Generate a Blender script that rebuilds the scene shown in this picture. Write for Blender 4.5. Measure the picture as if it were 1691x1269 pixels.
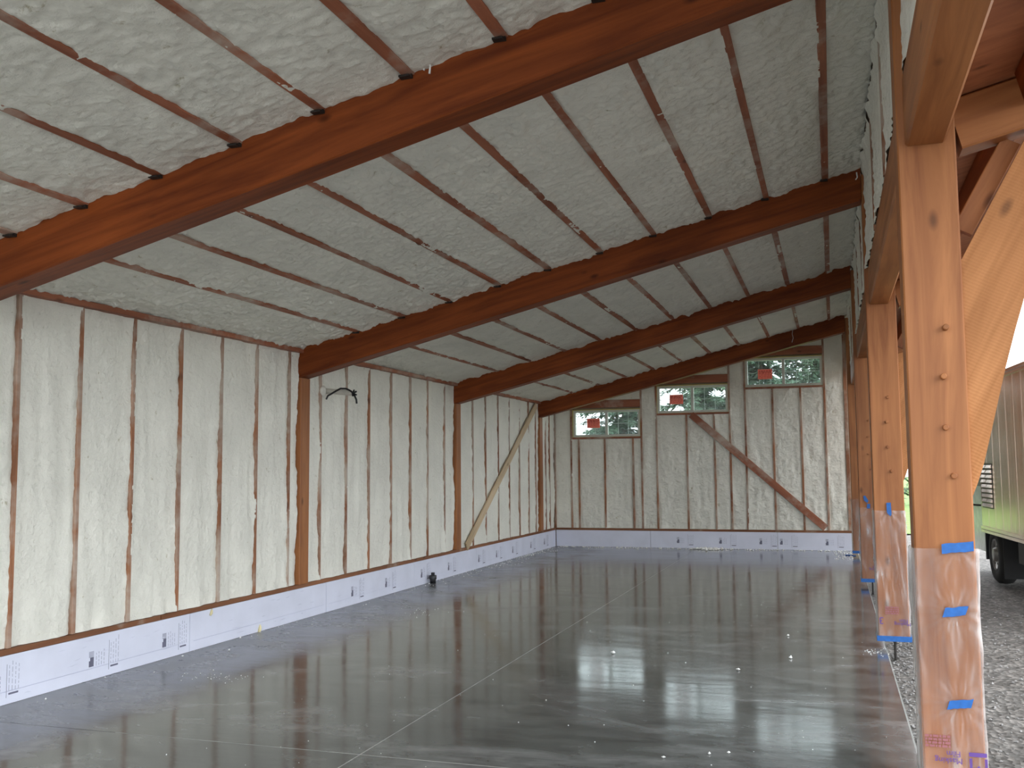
import bpy, math, random
import numpy as np
from mathutils import Matrix, Vector

for o in list(bpy.data.objects): bpy.data.objects.remove(o)
sc = bpy.context.scene
COL = sc.collection

# ------------------------------------------------------------------ camera
CAM_F, CAM_P, CAM_Y, CAM_R = 1617.4, 0.08673, -0.31445, -0.00823   # focal px of 1691, pitch, yaw, roll
def cam_axes(p, y, r):
    fw = Vector((math.sin(y)*math.cos(p), math.cos(y)*math.cos(p), math.sin(p)))
    ri = Vector((math.cos(y), -math.sin(y), 0)); up = ri.cross(fw)
    c, s = math.cos(r), math.sin(r)
    return c*ri+s*up, -s*ri+c*up, fw
ri, up, fw = cam_axes(CAM_P, CAM_Y, CAM_R)
cd = bpy.data.cameras.new('camera'); cam = bpy.data.objects.new('camera', cd); COL.objects.link(cam)
cd.sensor_width = 36; cd.lens = CAM_F/1691*36; cd.clip_end = 500; cd.clip_start = .05
cam.matrix_world = Matrix(((ri.x, up.x, -fw.x, 0), (ri.y, up.y, -fw.y, 0), (ri.z, up.z, -fw.z, 1.575), (0, 0, 0, 1)))
sc.camera = cam

# ------------------------------------------------------------------ sky and exposure (overcast day)
w = bpy.data.worlds.new('World'); sc.world = w; w.use_nodes = True
bg = w.node_tree.nodes['Background']; bg.inputs[0].default_value = (.90, .95, 1.0, 1); bg.inputs[1].default_value = 1.0
sc.view_settings.view_transform = 'Standard'; sc.view_settings.look = 'None'
sc.view_settings.exposure = 2.15; sc.view_settings.gamma = 1; sc.view_settings.use_curve_mapping = False

# ------------------------------------------------------------------ noise
def _h(ix, iy, s):
    n = (ix.astype(np.int64)*374761393 + iy.astype(np.int64)*668265263 + int(s)*1013904223) & 0xffffffff
    n = ((n ^ (n >> 13))*1274126177) & 0xffffffff
    n = ((n ^ (n >> 16))*2246822519) & 0xffffffff
    return ((n ^ (n >> 15)) & 0xffff)/65535.0
def vnoise(x, y, s=0):
    x = np.asarray(x, float); y = np.asarray(y, float)
    ix = np.floor(x); iy = np.floor(y); fx = x-ix; fy = y-iy
    fx = fx*fx*(3-2*fx); fy = fy*fy*(3-2*fy)
    a = _h(ix, iy, s); b = _h(ix+1, iy, s); c = _h(ix, iy+1, s); d = _h(ix+1, iy+1, s)
    return (a*(1-fx)+b*fx)*(1-fy)+(c*(1-fx)+d*fx)*fy*1.0
def fbm(x, y, s=0, o=3):
    t = 0; a = .5
    for k in range(o):
        t = t+a*(vnoise(x, y, s+k*17)-.5)*2; x = x*2.03+3.1; y = y*2.03+1.7; a *= .5
    return t
def billow(x, y, s=0):
    return 1-np.abs(vnoise(x, y, s)*2-1)

# ------------------------------------------------------------------ materials
def new_mat(name):
    m = bpy.data.materials.new(name); m.use_nodes = True
    nt = m.node_tree; return m, nt, nt.nodes['Principled BSDF']
def N(nt, t, **k):
    n = nt.nodes.new(t)
    for a, b in k.items():
        if a in n.inputs: n.inputs[a].default_value = b
        else: setattr(n, a, b)
    return n
def ramp(nt, fac, stops):
    r = nt.nodes.new('ShaderNodeValToRGB'); e = r.color_ramp.elements
    while len(e) < len(stops): e.new(.5)
    for i, (p, c) in enumerate(stops): e[i].position = p; e[i].color = (*c, 1) if len(c) == 3 else c
    nt.links.new(fac, r.inputs[0]); return r
def mixc(nt, fac, a, b):
    m = nt.nodes.new('ShaderNodeMix'); m.data_type = 'RGBA'
    for s, v in ((0, fac), (6, a), (7, b)):
        if hasattr(v, 'links'): nt.links.new(v, m.inputs[s])
        else: m.inputs[s].default_value = v if s == 0 else (*v, 1)
    return m.outputs[2]
def bump(nt, h, st, dist, bs, prev=None):
    b = nt.nodes.new('ShaderNodeBump'); b.inputs['Strength'].default_value = st; b.inputs['Distance'].default_value = dist
    nt.links.new(h, b.inputs['Height'])
    if prev: nt.links.new(prev, b.inputs['Normal'])
    nt.links.new(b.outputs[0], bs.inputs['Normal']); return b.outputs[0]
def plain(name, c, rough=.6, metal=0, spec=.5, var=.12, vs=8):
    m, nt, b = new_mat(name)
    tc = N(nt, 'ShaderNodeTexCoord'); n = N(nt, 'ShaderNodeTexNoise', Scale=vs, Detail=4)
    nt.links.new(tc.outputs['Object'], n.inputs['Vector'])
    d = tuple(max(0, v*(1-var)) for v in c); l = tuple(min(1, v*(1+var)) for v in c)
    r = ramp(nt, n.outputs[0], [(.3, d), (.7, l)])
    nt.links.new(r.outputs[0], b.inputs['Base Color'])
    b.inputs['Roughness'].default_value = rough; b.inputs['Metallic'].default_value = metal
    b.inputs['Specular IOR Level'].default_value = spec
    return m
FOAM_C = (.83, .815, .725)
def foam_mat():
    m, nt, b = new_mat('spray_foam')
    tc = N(nt, 'ShaderNodeTexCoord')
    n1 = N(nt, 'ShaderNodeTexNoise', Scale=2.2, Detail=5); n2 = N(nt, 'ShaderNodeTexNoise', Scale=28, Detail=6, Roughness=.65)
    v = N(nt, 'ShaderNodeTexVoronoi', Scale=22)
    n3 = N(nt, 'ShaderNodeTexNoise', Scale=9, Detail=6, Roughness=.7)
    for n in (n1, n2, n3): nt.links.new(tc.outputs['Object'], n.inputs['Vector'])
    vm = N(nt, 'ShaderNodeVectorMath', operation='ADD'); sc_ = N(nt, 'ShaderNodeVectorMath', operation='SCALE'); sc_.inputs[3].default_value = .05
    nt.links.new(n2.outputs[1], sc_.inputs[0]); nt.links.new(tc.outputs['Object'], vm.inputs[0]); nt.links.new(sc_.outputs[0], vm.inputs[1]); nt.links.new(vm.outputs[0], v.inputs['Vector'])
    r = ramp(nt, n1.outputs[0], [(.3, tuple(x*.93 for x in FOAM_C)), (.7, tuple(min(1, x*1.05) for x in FOAM_C))])
    k = ramp(nt, n3.outputs[0], [(.29, (.62, .58, .47)), (.36, (1, 1, 1))])
    mm = N(nt, 'ShaderNodeMix', data_type='RGBA', blend_type='MULTIPLY'); mm.inputs[0].default_value = 1
    nt.links.new(r.outputs[0], mm.inputs[6]); nt.links.new(k.outputs[0], mm.inputs[7])
    nt.links.new(mm.outputs[2], b.inputs['Base Color'])
    b.inputs['Roughness'].default_value = .7; b.inputs['Specular IOR Level'].default_value = .25
    p = bump(nt, v.outputs[0], .42, .013, b); bump(nt, n2.outputs[0], .6, .018, b, p)
    return m
def wood(name, dark, light, rough=.55, spray=0., knots=True, spec=.35, saw=0.):
    m, nt, b = new_mat(name)
    tc = N(nt, 'ShaderNodeTexCoord'); oi = N(nt, 'ShaderNodeObjectInfo')
    off = N(nt, 'ShaderNodeVectorMath', operation='SCALE'); off.inputs[0].default_value = (7.3, 3.1, 5.7)
    nt.links.new(oi.outputs['Random'], off.inputs[3])
    ad = N(nt, 'ShaderNodeVectorMath', operation='ADD'); nt.links.new(tc.outputs['Object'], ad.inputs[0]); nt.links.new(off.outputs[0], ad.inputs[1])
    mp = N(nt, 'ShaderNodeMapping'); mp.inputs['Scale'].default_value = (.9, 13, 13); nt.links.new(ad.outputs[0], mp.inputs[0])
    # knots bend the grain
    mk = N(nt, 'ShaderNodeMapping'); mk.inputs['Scale'].default_value = (2.6, 5.5, 5.5); nt.links.new(ad.outputs[0], mk.inputs[0])
    vo = N(nt, 'ShaderNodeTexVoronoi', Scale=1.0); nt.links.new(mk.outputs[0], vo.inputs['Vector'])
    n = N(nt, 'ShaderNodeTexNoise', Scale=1.0, Detail=6, Roughness=.6, Distortion=.6); nt.links.new(mp.outputs[0], n.inputs['Vector'])
    n2 = N(nt, 'ShaderNodeTexNoise', Scale=.9, Detail=2); nt.links.new(ad.outputs[0], n2.inputs['Vector'])
    mid = tuple((a+c)/2 for a, c in zip(dark, light))
    r = ramp(nt, n.outputs[0], [(.28, dark), (.5, mid), (.72, light)])
    tone = ramp(nt, n2.outputs[0], [(.3, (.8, .78, .75)), (.7, (1.12, 1.12, 1.12))])
    mm = N(nt, 'ShaderNodeMix', data_type='RGBA', blend_type='MULTIPLY'); mm.inputs[0].default_value = 1
    nt.links.new(r.outputs[0], mm.inputs[6]); nt.links.new(tone.outputs[0], mm.inputs[7])
    c = mm.outputs[2]
    if knots:
        kr = ramp(nt, vo.outputs['Distance'], [(.05, (1, 1, 1)), (.15, (0, 0, 0))])
        sel = N(nt, 'ShaderNodeMath', operation='GREATER_THAN'); sel.inputs[1].default_value = .45
        sp = N(nt, 'ShaderNodeSeparateColor'); nt.links.new(vo.outputs['Color'], sp.inputs[0]); nt.links.new(sp.outputs[0], sel.inputs[0])
        km = N(nt, 'ShaderNodeMath', operation='MULTIPLY'); nt.links.new(kr.outputs[0], km.inputs[0]); nt.links.new(sel.outputs[0], km.inputs[1])
        k2 = N(nt, 'ShaderNodeMath', operation='MULTIPLY'); nt.links.new(km.outputs[0], k2.inputs[0]); k2.inputs[1].default_value = .75
        c = mixc(nt, k2.outputs[0], c, tuple(x*.38 for x in dark))
    if spray > 0:
        ns = N(nt, 'ShaderNodeTexNoise', Scale=1.6, Detail=5, Roughness=.65); nt.links.new(ad.outputs[0], ns.inputs['Vector'])
        sr = ramp(nt, ns.outputs[0], [(.62-.3*spray, (0, 0, 0)), (.85-.3*spray, (.82, .82, .82))])
        c = mixc(nt, sr.outputs[0], c, (.56, .49, .41))
    nt.links.new(c, b.inputs['Base Color'])
    b.inputs['Roughness'].default_value = rough; b.inputs['Specular IOR Level'].default_value = spec
    bp = bump(nt, n.outputs[0], .12, .004, b)
    if saw:
        wv = N(nt, 'ShaderNodeTexWave', Scale=saw, Distortion=1.5); wv.bands_direction = 'X'
        nt.links.new(tc.outputs['Object'], wv.inputs['Vector']); bump(nt, wv.outputs[0], .2, .004, b, bp)
    return m
def floor_mat():
    m, nt, b = new_mat('polished_concrete')
    tc = N(nt, 'ShaderNodeTexCoord')
    mp = N(nt, 'ShaderNodeMapping'); mp.inputs['Scale'].default_value = (.55, 1.0, 1); mp.inputs['Rotation'].default_value = (0, 0, .25); nt.links.new(tc.outputs['Object'], mp.inputs[0])
    n1 = N(nt, 'ShaderNodeTexNoise', Scale=1.3, Detail=8, Roughness=.66, Distortion=.8); nt.links.new(mp.outputs[0], n1.inputs['Vector'])
    n2 = N(nt, 'ShaderNodeTexNoise', Scale=6, Detail=6, Roughness=.6, Distortion=.5); nt.links.new(mp.outputs[0], n2.inputs['Vector'])
    ms = N(nt, 'ShaderNodeMapping'); ms.inputs['Scale'].default_value = (2.2, 9, 1); ms.inputs['Rotation'].default_value = (0, 0, -.12); nt.links.new(tc.outputs['Object'], ms.inputs[0])
    n3 = N(nt, 'ShaderNodeTexNoise', Scale=1, Detail=6, Roughness=.7); nt.links.new(ms.outputs[0], n3.inputs['Vector'])
    r = ramp(nt, n1.outputs[0], [(.3, (.052, .056, .054)), (.5, (.092, .098, .095)), (.68, (.17, .175, .175))])
    r2 = ramp(nt, n2.outputs[0], [(.32, (.66, .66, .66)), (.68, (1.4, 1.4, 1.4))])
    mm = N(nt, 'ShaderNodeMix', data_type='RGBA', blend_type='MULTIPLY'); mm.inputs[0].default_value = 1
    nt.links.new(r.outputs[0], mm.inputs[6]); nt.links.new(r2.outputs[0], mm.inputs[7])
    sm = ramp(nt, n3.outputs[0], [(.66, (0, 0, 0)), (.78, (.4, .4, .4))])
    # scuffs of dried cement lie only in some places
    n4 = N(nt, 'ShaderNodeTexNoise', Scale=.45, Detail=2); nt.links.new(tc.outputs['Object'], n4.inputs['Vector'])
    s4 = ramp(nt, n4.outputs[0], [(.48, (0, 0, 0)), (.6, (1, 1, 1))])
    mu = N(nt, 'ShaderNodeMath', operation='MULTIPLY'); nt.links.new(sm.outputs[0], mu.inputs[0]); nt.links.new(s4.outputs[0], mu.inputs[1])
    c = mixc(nt, mu.outputs[0], mm.outputs[2], (.22, .195, .175))
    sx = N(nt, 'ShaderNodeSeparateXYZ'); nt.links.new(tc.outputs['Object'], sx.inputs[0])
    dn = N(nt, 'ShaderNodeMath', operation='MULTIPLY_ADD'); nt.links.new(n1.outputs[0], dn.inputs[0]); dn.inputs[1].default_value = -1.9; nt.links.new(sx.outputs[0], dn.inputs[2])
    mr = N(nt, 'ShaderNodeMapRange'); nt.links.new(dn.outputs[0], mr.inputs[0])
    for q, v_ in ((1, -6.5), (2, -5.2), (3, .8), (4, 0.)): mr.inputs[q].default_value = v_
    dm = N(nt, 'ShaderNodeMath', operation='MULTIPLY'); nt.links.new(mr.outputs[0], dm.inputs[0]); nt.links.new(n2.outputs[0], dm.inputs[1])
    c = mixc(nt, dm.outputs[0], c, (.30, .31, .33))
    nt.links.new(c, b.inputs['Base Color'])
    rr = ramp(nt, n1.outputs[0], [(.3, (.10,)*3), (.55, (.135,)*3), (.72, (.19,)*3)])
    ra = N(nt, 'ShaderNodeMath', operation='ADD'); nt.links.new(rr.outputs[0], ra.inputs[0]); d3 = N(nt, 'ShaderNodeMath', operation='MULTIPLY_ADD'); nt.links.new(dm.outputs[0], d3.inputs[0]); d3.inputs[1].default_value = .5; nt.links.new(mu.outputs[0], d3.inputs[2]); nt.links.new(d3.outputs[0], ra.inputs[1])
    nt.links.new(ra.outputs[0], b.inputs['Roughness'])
    b.inputs['IOR'].default_value = 1.5; b.inputs['Specular IOR Level'].default_value = .5
    mb = N(nt, 'ShaderNodeMapping'); mb.inputs['Scale'].default_value = (.7, 2.2, 1); nt.links.new(tc.outputs['Object'], mb.inputs[0])
    nb = N(nt, 'ShaderNodeTexNoise', Scale=1.6, Detail=4); nt.links.new(mb.outputs[0], nb.inputs['Vector'])
    p = bump(nt, nb.outputs[0], .10, .02, b); bump(nt, n3.outputs[0], .03, .006, b, p)
    return m
def ground_mat():
    m, nt, b = new_mat('gravel')
    tc = N(nt, 'ShaderNodeTexCoord')
    v = N(nt, 'ShaderNodeTexVoronoi', Scale=26); n = N(nt, 'ShaderNodeTexNoise', Scale=1.1, Detail=8, Roughness=.7)
    for x in (v, n): nt.links.new(tc.outputs['Object'], x.inputs['Vector'])
    sp = N(nt, 'ShaderNodeSeparateColor'); nt.links.new(v.outputs['Color'], sp.inputs[0])
    r = ramp(nt, sp.outputs[0], [(.1, (.10, .095, .088)), (.6, (.16, .152, .142)), (.95, (.28, .265, .25))])
    r2 = ramp(nt, n.outputs[0], [(.35, (.62, .58, .54)), (.65, (1.05, 1.03, 1.0))])
    mm = N(nt, 'ShaderNodeMix', data_type='RGBA', blend_type='MULTIPLY'); mm.inputs[0].default_value = 1
    nt.links.new(r.outputs[0], mm.inputs[6]); nt.links.new(r2.outputs[0], mm.inputs[7])
    nt.links.new(mm.outputs[2], b.inputs['Base Color']); b.inputs['Roughness'].default_value = .75
    bump(nt, v.outputs[0], .8, .02, b)
    return m
def film_mat():
    m, nt, b = new_mat('plastic_film')
    out = nt.nodes['Material Output']
    tc = N(nt, 'ShaderNodeTexCoord'); mp = N(nt, 'ShaderNodeMapping'); mp.inputs['Scale'].default_value = (10, 10, 2.4); mp.inputs['Rotation'].default_value = (.5, .6, 0)
    nt.links.new(tc.outputs['Object'], mp.inputs[0])
    n = N(nt, 'ShaderNodeTexNoise', Scale=1.2, Detail=2, Roughness=.45, Distortion=.5); nt.links.new(mp.outputs[0], n.inputs['Vector'])
    b.inputs['Base Color'].default_value = (.9, .88, .86, 1); b.inputs['Roughness'].default_value = .12; b.inputs['Specular IOR Level'].default_value = .9
    bump(nt, n.outputs[0], .6, .02, b)
    t = N(nt, 'ShaderNodeBsdfTransparent'); t.inputs[0].default_value = (.97, .95, .94, 1)
    r = ramp(nt, n.outputs[0], [(.36, (.05,)*3), (.55, (.11,)*3), (.66, (.24,)*3), (.76, (.55,)*3)])
    lw = N(nt, 'ShaderNodeLayerWeight'); lw.inputs[0].default_value = .42
    ma = N(nt, 'ShaderNodeMath', operation='MULTIPLY_ADD'); ma.use_clamp = True; nt.links.new(lw.outputs['Facing'], ma.inputs[0]); ma.inputs[1].default_value = .55; nt.links.new(r.outputs[0], ma.inputs[2])
    mx = N(nt, 'ShaderNodeMixShader'); nt.links.new(ma.outputs[0], mx.inputs[0]); nt.links.new(t.outputs[0], mx.inputs[1]); nt.links.new(b.outputs[0], mx.inputs[2])
    nt.links.new(mx.outputs[0], out.inputs[0]); return m
def glass_mat(name='window_glass', haze=.13):
    m, nt, b = new_mat(name); out = nt.nodes['Material Output']
    b.inputs['Base Color'].default_value = (.78, .84, .84, 1); b.inputs['Roughness'].default_value = .06
    t = N(nt, 'ShaderNodeBsdfTransparent'); t.inputs[0].default_value = (.90, .95, .94, 1)
    tc = N(nt, 'ShaderNodeTexCoord'); n = N(nt, 'ShaderNodeTexNoise', Scale=3, Detail=3); nt.links.new(tc.outputs['Object'], n.inputs['Vector'])
    r = ramp(nt, n.outputs[0], [(.3, (haze*.7,)*3), (.7, (haze*1.3,)*3)])
    mx = N(nt, 'ShaderNodeMixShader'); nt.links.new(r.outputs[0], mx.inputs[0]); nt.links.new(t.outputs[0], mx.inputs[1]); nt.links.new(b.outputs[0], mx.inputs[2])
    nt.links.new(mx.outputs[0], out.inputs[0]); return m
def truck_skin():
    m, nt, b = new_mat('aluminium_skin')
    tc = N(nt, 'ShaderNodeTexCoord'); mp = N(nt, 'ShaderNodeMapping'); mp.inputs['Scale'].default_value = (3, 3, .5); nt.links.new(tc.outputs['Object'], mp.inputs[0])
    n = N(nt, 'ShaderNodeTexNoise', Scale=2, Detail=6, Roughness=.6); nt.links.new(mp.outputs[0], n.inputs['Vector'])
    r = ramp(nt, n.outputs[0], [(.3, (.70, .57, .47)), (.7, (.76, .63, .52))]); nt.links.new(r.outputs[0], b.inputs['Base Color'])  # tan tint puts the orange timber's reflection into the base colour
    b.inputs['Metallic'].default_value = .7
    rr = ramp(nt, n.outputs[0], [(.3, (.16,)*3), (.7, (.26,)*3)]); nt.links.new(rr.outputs[0], b.inputs['Roughness'])
    bump(nt, n.outputs[0], .12, .02, b); return m
def leaf_mat(name, a, c):
    m, nt, b = new_mat(name)
    g = N(nt, 'ShaderNodeTexCoord'); n = N(nt, 'ShaderNodeTexNoise', Scale=1.5, Detail=4); nt.links.new(g.outputs['Object'], n.inputs['Vector'])
    r = ramp(nt, n.outputs[0], [(.35, a), (.65, c)]); nt.links.new(r.outputs[0], b.inputs['Base Color']); b.inputs['Roughness'].default_value = .7
    return m

def sticker_mat():
    m, nt, b = new_mat('red_sticker'); out = nt.nodes['Material Output']
    b.inputs['Base Color'].default_value = (.78, .27, .21, 1); b.inputs['Roughness'].default_value = .5
    t = N(nt, 'ShaderNodeBsdfTranslucent'); t.inputs[0].default_value = (.80, .34, .27, 1)
    tc = N(nt, 'ShaderNodeTexCoord'); n = N(nt, 'ShaderNodeTexNoise', Scale=6); nt.links.new(tc.outputs['Object'], n.inputs['Vector'])
    r = ramp(nt, n.outputs[0], [(.3, (.35,)*3), (.7, (.45,)*3)])
    mx = N(nt, 'ShaderNodeMixShader'); nt.links.new(r.outputs[0], mx.inputs[0]); nt.links.new(t.outputs[0], mx.inputs[2]); nt.links.new(b.outputs[0], mx.inputs[1])
    nt.links.new(mx.outputs[0], out.inputs[0]); return m
M = dict(
    foam=foam_mat(), floor=floor_mat(), gravel=ground_mat(), film=film_mat(), glass=glass_mat(), skin=truck_skin(),
    beam=wood('stained_beam', (.120, .023, .005), (.32, .078, .016), .5, knots=True, spec=.2),
    post=wood('stained_post', (.235, .076, .022), (.46, .185, .062), .5, saw=0),
    brace=wood('rough_sawn_brace', (.36, .14, .04), (.56, .245, .088), .6, saw=22),
    purlin=wood('stained_purlin', (.235, .075, .038), (.42, .155, .082), .6, spray=.5),
    stud=wood('framing_stud', (.17, .060, .028), (.44, .20, .10), .65, spray=.72),
    plate=wood('sole_plate', (.16, .062, .028), (.30, .13, .062), .7, spray=.15),
    pine=wood('pale_pine', (.50, .36, .21), (.72, .57, .38), .65, spray=.2),
    soffit=wood('stained_plywood', (.30, .10, .045), (.48, .19, .085), .6),
    board=plain('white_foam_board', (.72, .74, .86), .45, var=.05, vs=3),
    drip=plain('yellow_foam', (.70, .62, .36), .7), ink=plain('grey_ink', (.14, .14, .20), .7), faint=plain('pale_ink', (.45, .46, .56), .7),
    ghost=plain('faded_ink', (.34, .12, .13), .6), purple=plain('purple_ink', (.12, .055, .26), .6),
    tape=plain('blue_tape', (.011, .115, .40), .55, var=.15, vs=40),
    vinyl=plain('window_vinyl', (.62, .64, .56), .4, var=.06), ytape=plain('yellow_tape', (.60, .52, .16), .5),
    red=sticker_mat(), pinkline=plain('sticker_print', (.34, .05, .04), .6),
    black=plain('black_plastic', (.012, .012, .014), .4), rubber=plain('tyre_rubber', (.02, .02, .02), .8),
    dark=plain('dark_metal', (.035, .03, .026), .55, metal=.4), steel=plain('grey_steel', (.32, .31, .30), .4, metal=.8),
    cabwhite=plain('cab_paint', (.62, .68, .64), .25), concrete_line=plain('joint_filler', (.33, .33, .31), .7),
    foamwhite=plain('foam_crumb', (.85, .85, .82), .7), sheath=plain('sheathing', (.35, .27, .18), .8),
    grass=plain('grass', (.15, .26, .05), .8, var=.35, vs=3), bark=plain('bark', (.06, .045, .035), .9),
    leafA=leaf_mat('conifer_needles', (.028, .062, .034), (.06, .115, .065)), leafB=leaf_mat('fir_needles', (.04, .085, .05), (.085, .14, .075)),
    stone=plain('pale_stone', (.27, .26, .25), .8, var=.5, vs=20), wrap=plain('overspray_wrap', (.62, .60, .53), .6),
)

# ------------------------------------------------------------------ helpers
class MB:
    def __init__(s): s.v = []; s.f = []
    def add(s, vs, fs):
        k = len(s.v); s.v += [tuple(p) for p in vs]; s.f += [tuple(i+k for i in f) for f in fs]; return s
    def box(s, a, b):
        (x0, y0, z0), (x1, y1, z1) = a, b
        return s.add([(x0,y0,z0),(x1,y0,z0),(x1,y1,z0),(x0,y1,z0),(x0,y0,z1),(x1,y0,z1),(x1,y1,z1),(x0,y1,z1)],
                     [(0,3,2,1),(4,5,6,7),(0,1,5,4),(1,2,6,5),(2,3,7,6),(3,0,4,7)])
    def prism(s, poly, axis, lo, hi):
        n = len(poly)
        def P(q, t): return {'x': (t, q[0], q[1]), 'y': (q[0], t, q[1]), 'z': (q[0], q[1], t)}[axis]
        return s.add([P(q, lo) for q in poly]+[P(q, hi) for q in poly],
                     [tuple(range(n))[::-1], tuple(range(n, 2*n))]+[(i, (i+1) % n, n+(i+1) % n, n+i) for i in range(n)])
    def tube(s, pts, rad, n=8):
        pts = [Vector(p) for p in pts]; rs = rad if isinstance(rad, (list, tuple)) else [rad]*len(pts)
        k = len(s.v); ref = Vector((.31, .87, .38))
        for i, p in enumerate(pts):
            d = (pts[min(i+1, len(pts)-1)]-pts[max(i-1, 0)]).normalized(); a = d.cross(ref).normalized(); b = d.cross(a)
            for j in range(n):
                t = 2*math.pi*j/n; s.v.append(tuple(p+(a*math.cos(t)+b*math.sin(t))*rs[i]))
        for i in range(len(pts)-1):
            for j in range(n): s.f.append((k+i*n+j, k+i*n+(j+1) % n, k+(i+1)*n+(j+1) % n, k+(i+1)*n+j))
        s.f.append(tuple(k+j for j in range(n))[::-1]); s.f.append(tuple(k+(len(pts)-1)*n+j for j in range(n))); return s
    def lathe(s, prof, c, axis='z', n=20):
        k = len(s.v)
        for r, h in prof:
            for j in range(n):
                t = 2*math.pi*j/n; a, b = r*math.cos(t), r*math.sin(t)
                s.v.append({'z': (c[0]+a, c[1]+b, c[2]+h), 'y': (c[0]+a, c[1]+h, c[2]+b), 'x': (c[0]+h, c[1]+a, c[2]+b)}[axis])
        m = len(prof)
        for i in range(m-1):
            for j in range(n): s.f.append((k+i*n+j, k+i*n+(j+1) % n, k+(i+1)*n+(j+1) % n, k+(i+1)*n+j))
        s.f.append(tuple(k+j for j in range(n))[::-1]); s.f.append(tuple(k+(m-1)*n+j for j in range(n))); return s
    def build(s, name, mat, parent=None, smooth=False):
        me = bpy.data.meshes.new(name); me.from_pydata(s.v, [], s.f); me.update()
        return link(name, me, mat, parent, smooth)
def link(name, me, mat, parent=None, smooth=False, mw=None):
    if mat and not me.materials: me.materials.append(M[mat] if isinstance(mat, str) else mat)
    if smooth:
        me.polygons.foreach_set('use_smooth', [True]*len(me.polygons))
    o = bpy.data.objects.new(name, me); COL.objects.link(o)
    if mw is not None: o.matrix_basis = mw
    if parent: par(o, parent)
    return o
def world_of(o):
    m = o.matrix_basis.copy()
    return world_of(o.parent) @ o.matrix_parent_inverse @ m if o.parent else m
def par(o, p):
    o.parent = p; o.matrix_parent_inverse = world_of(p).inverted()
def thing(name, label, cat, loc=(0, 0, 0), group=None):
    o = bpy.data.objects.new(name, None); COL.objects.link(o); o.empty_display_size = .1
    o.matrix_basis = Matrix.Translation(loc); return tag(o, label, cat, group)
def tag(o, label, cat=None, group=None):
    o['label'] = label
    if cat: o['category'] = cat
    if group: o['group'] = group
    return o
def struct(o, label=None):
    o['kind'] = 'structure'
    if label: o['label'] = label
    return o
TB = {}
def timber(name, a, b, w, h, mat, parent=None, upv=(0, 0, 1), ch=.006, segs=1, wob=0., seed=0, plumb=0.):
    """a squared timber from a to b (centre line), w across, h along upv, chamfered edges; local X runs along the grain"""
    a = Vector(a); b = Vector(b); L = (b-a).length; X = (b-a)/L; U = Vector(upv); Y = U.cross(X).normalized(); Z = X.cross(Y)
    key = (round(L, 4), w, h, ch, segs, wob, seed if wob else 0, mat, plumb)
    me = TB.get(key)
    if not me:
        y, z = w/2, h/2
        sec = [(-y+ch, -z), (y-ch, -z), (y, -z+ch), (y, z-ch), (y-ch, z), (-y+ch, z), (-y, z-ch), (-y, -z+ch)]
        m = MB(); rnd = random.Random(seed)
        for i in range(segs+1):
            for (p, q) in sec: m.v.append((L*i/segs+q*plumb, p+rnd.uniform(-wob, wob), q+rnd.uniform(-wob, wob)))
        for i in range(segs):
            for j in range(8): m.f.append((i*8+j, i*8+(j+1) % 8, (i+1)*8+(j+1) % 8, (i+1)*8+j))
        m.f = [f[::-1] for f in m.f]
        m.f.append(tuple(range(8))); m.f.append(tuple(range(segs*8, segs*8+8))[::-1])
        m.f = [f[::-1] for f in m.f]
        me = bpy.data.meshes.new(name); me.from_pydata(m.v, [], m.f); me.update(); TB[key] = me
    mw = Matrix(((X.x, Y.x, Z.x, a.x), (X.y, Y.y, Z.y, a.y), (X.z, Y.z, Z.z, a.z), (0, 0, 0, 1)))
    return link(name, me, mat, parent, False, mw)
SEED = [10]
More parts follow.
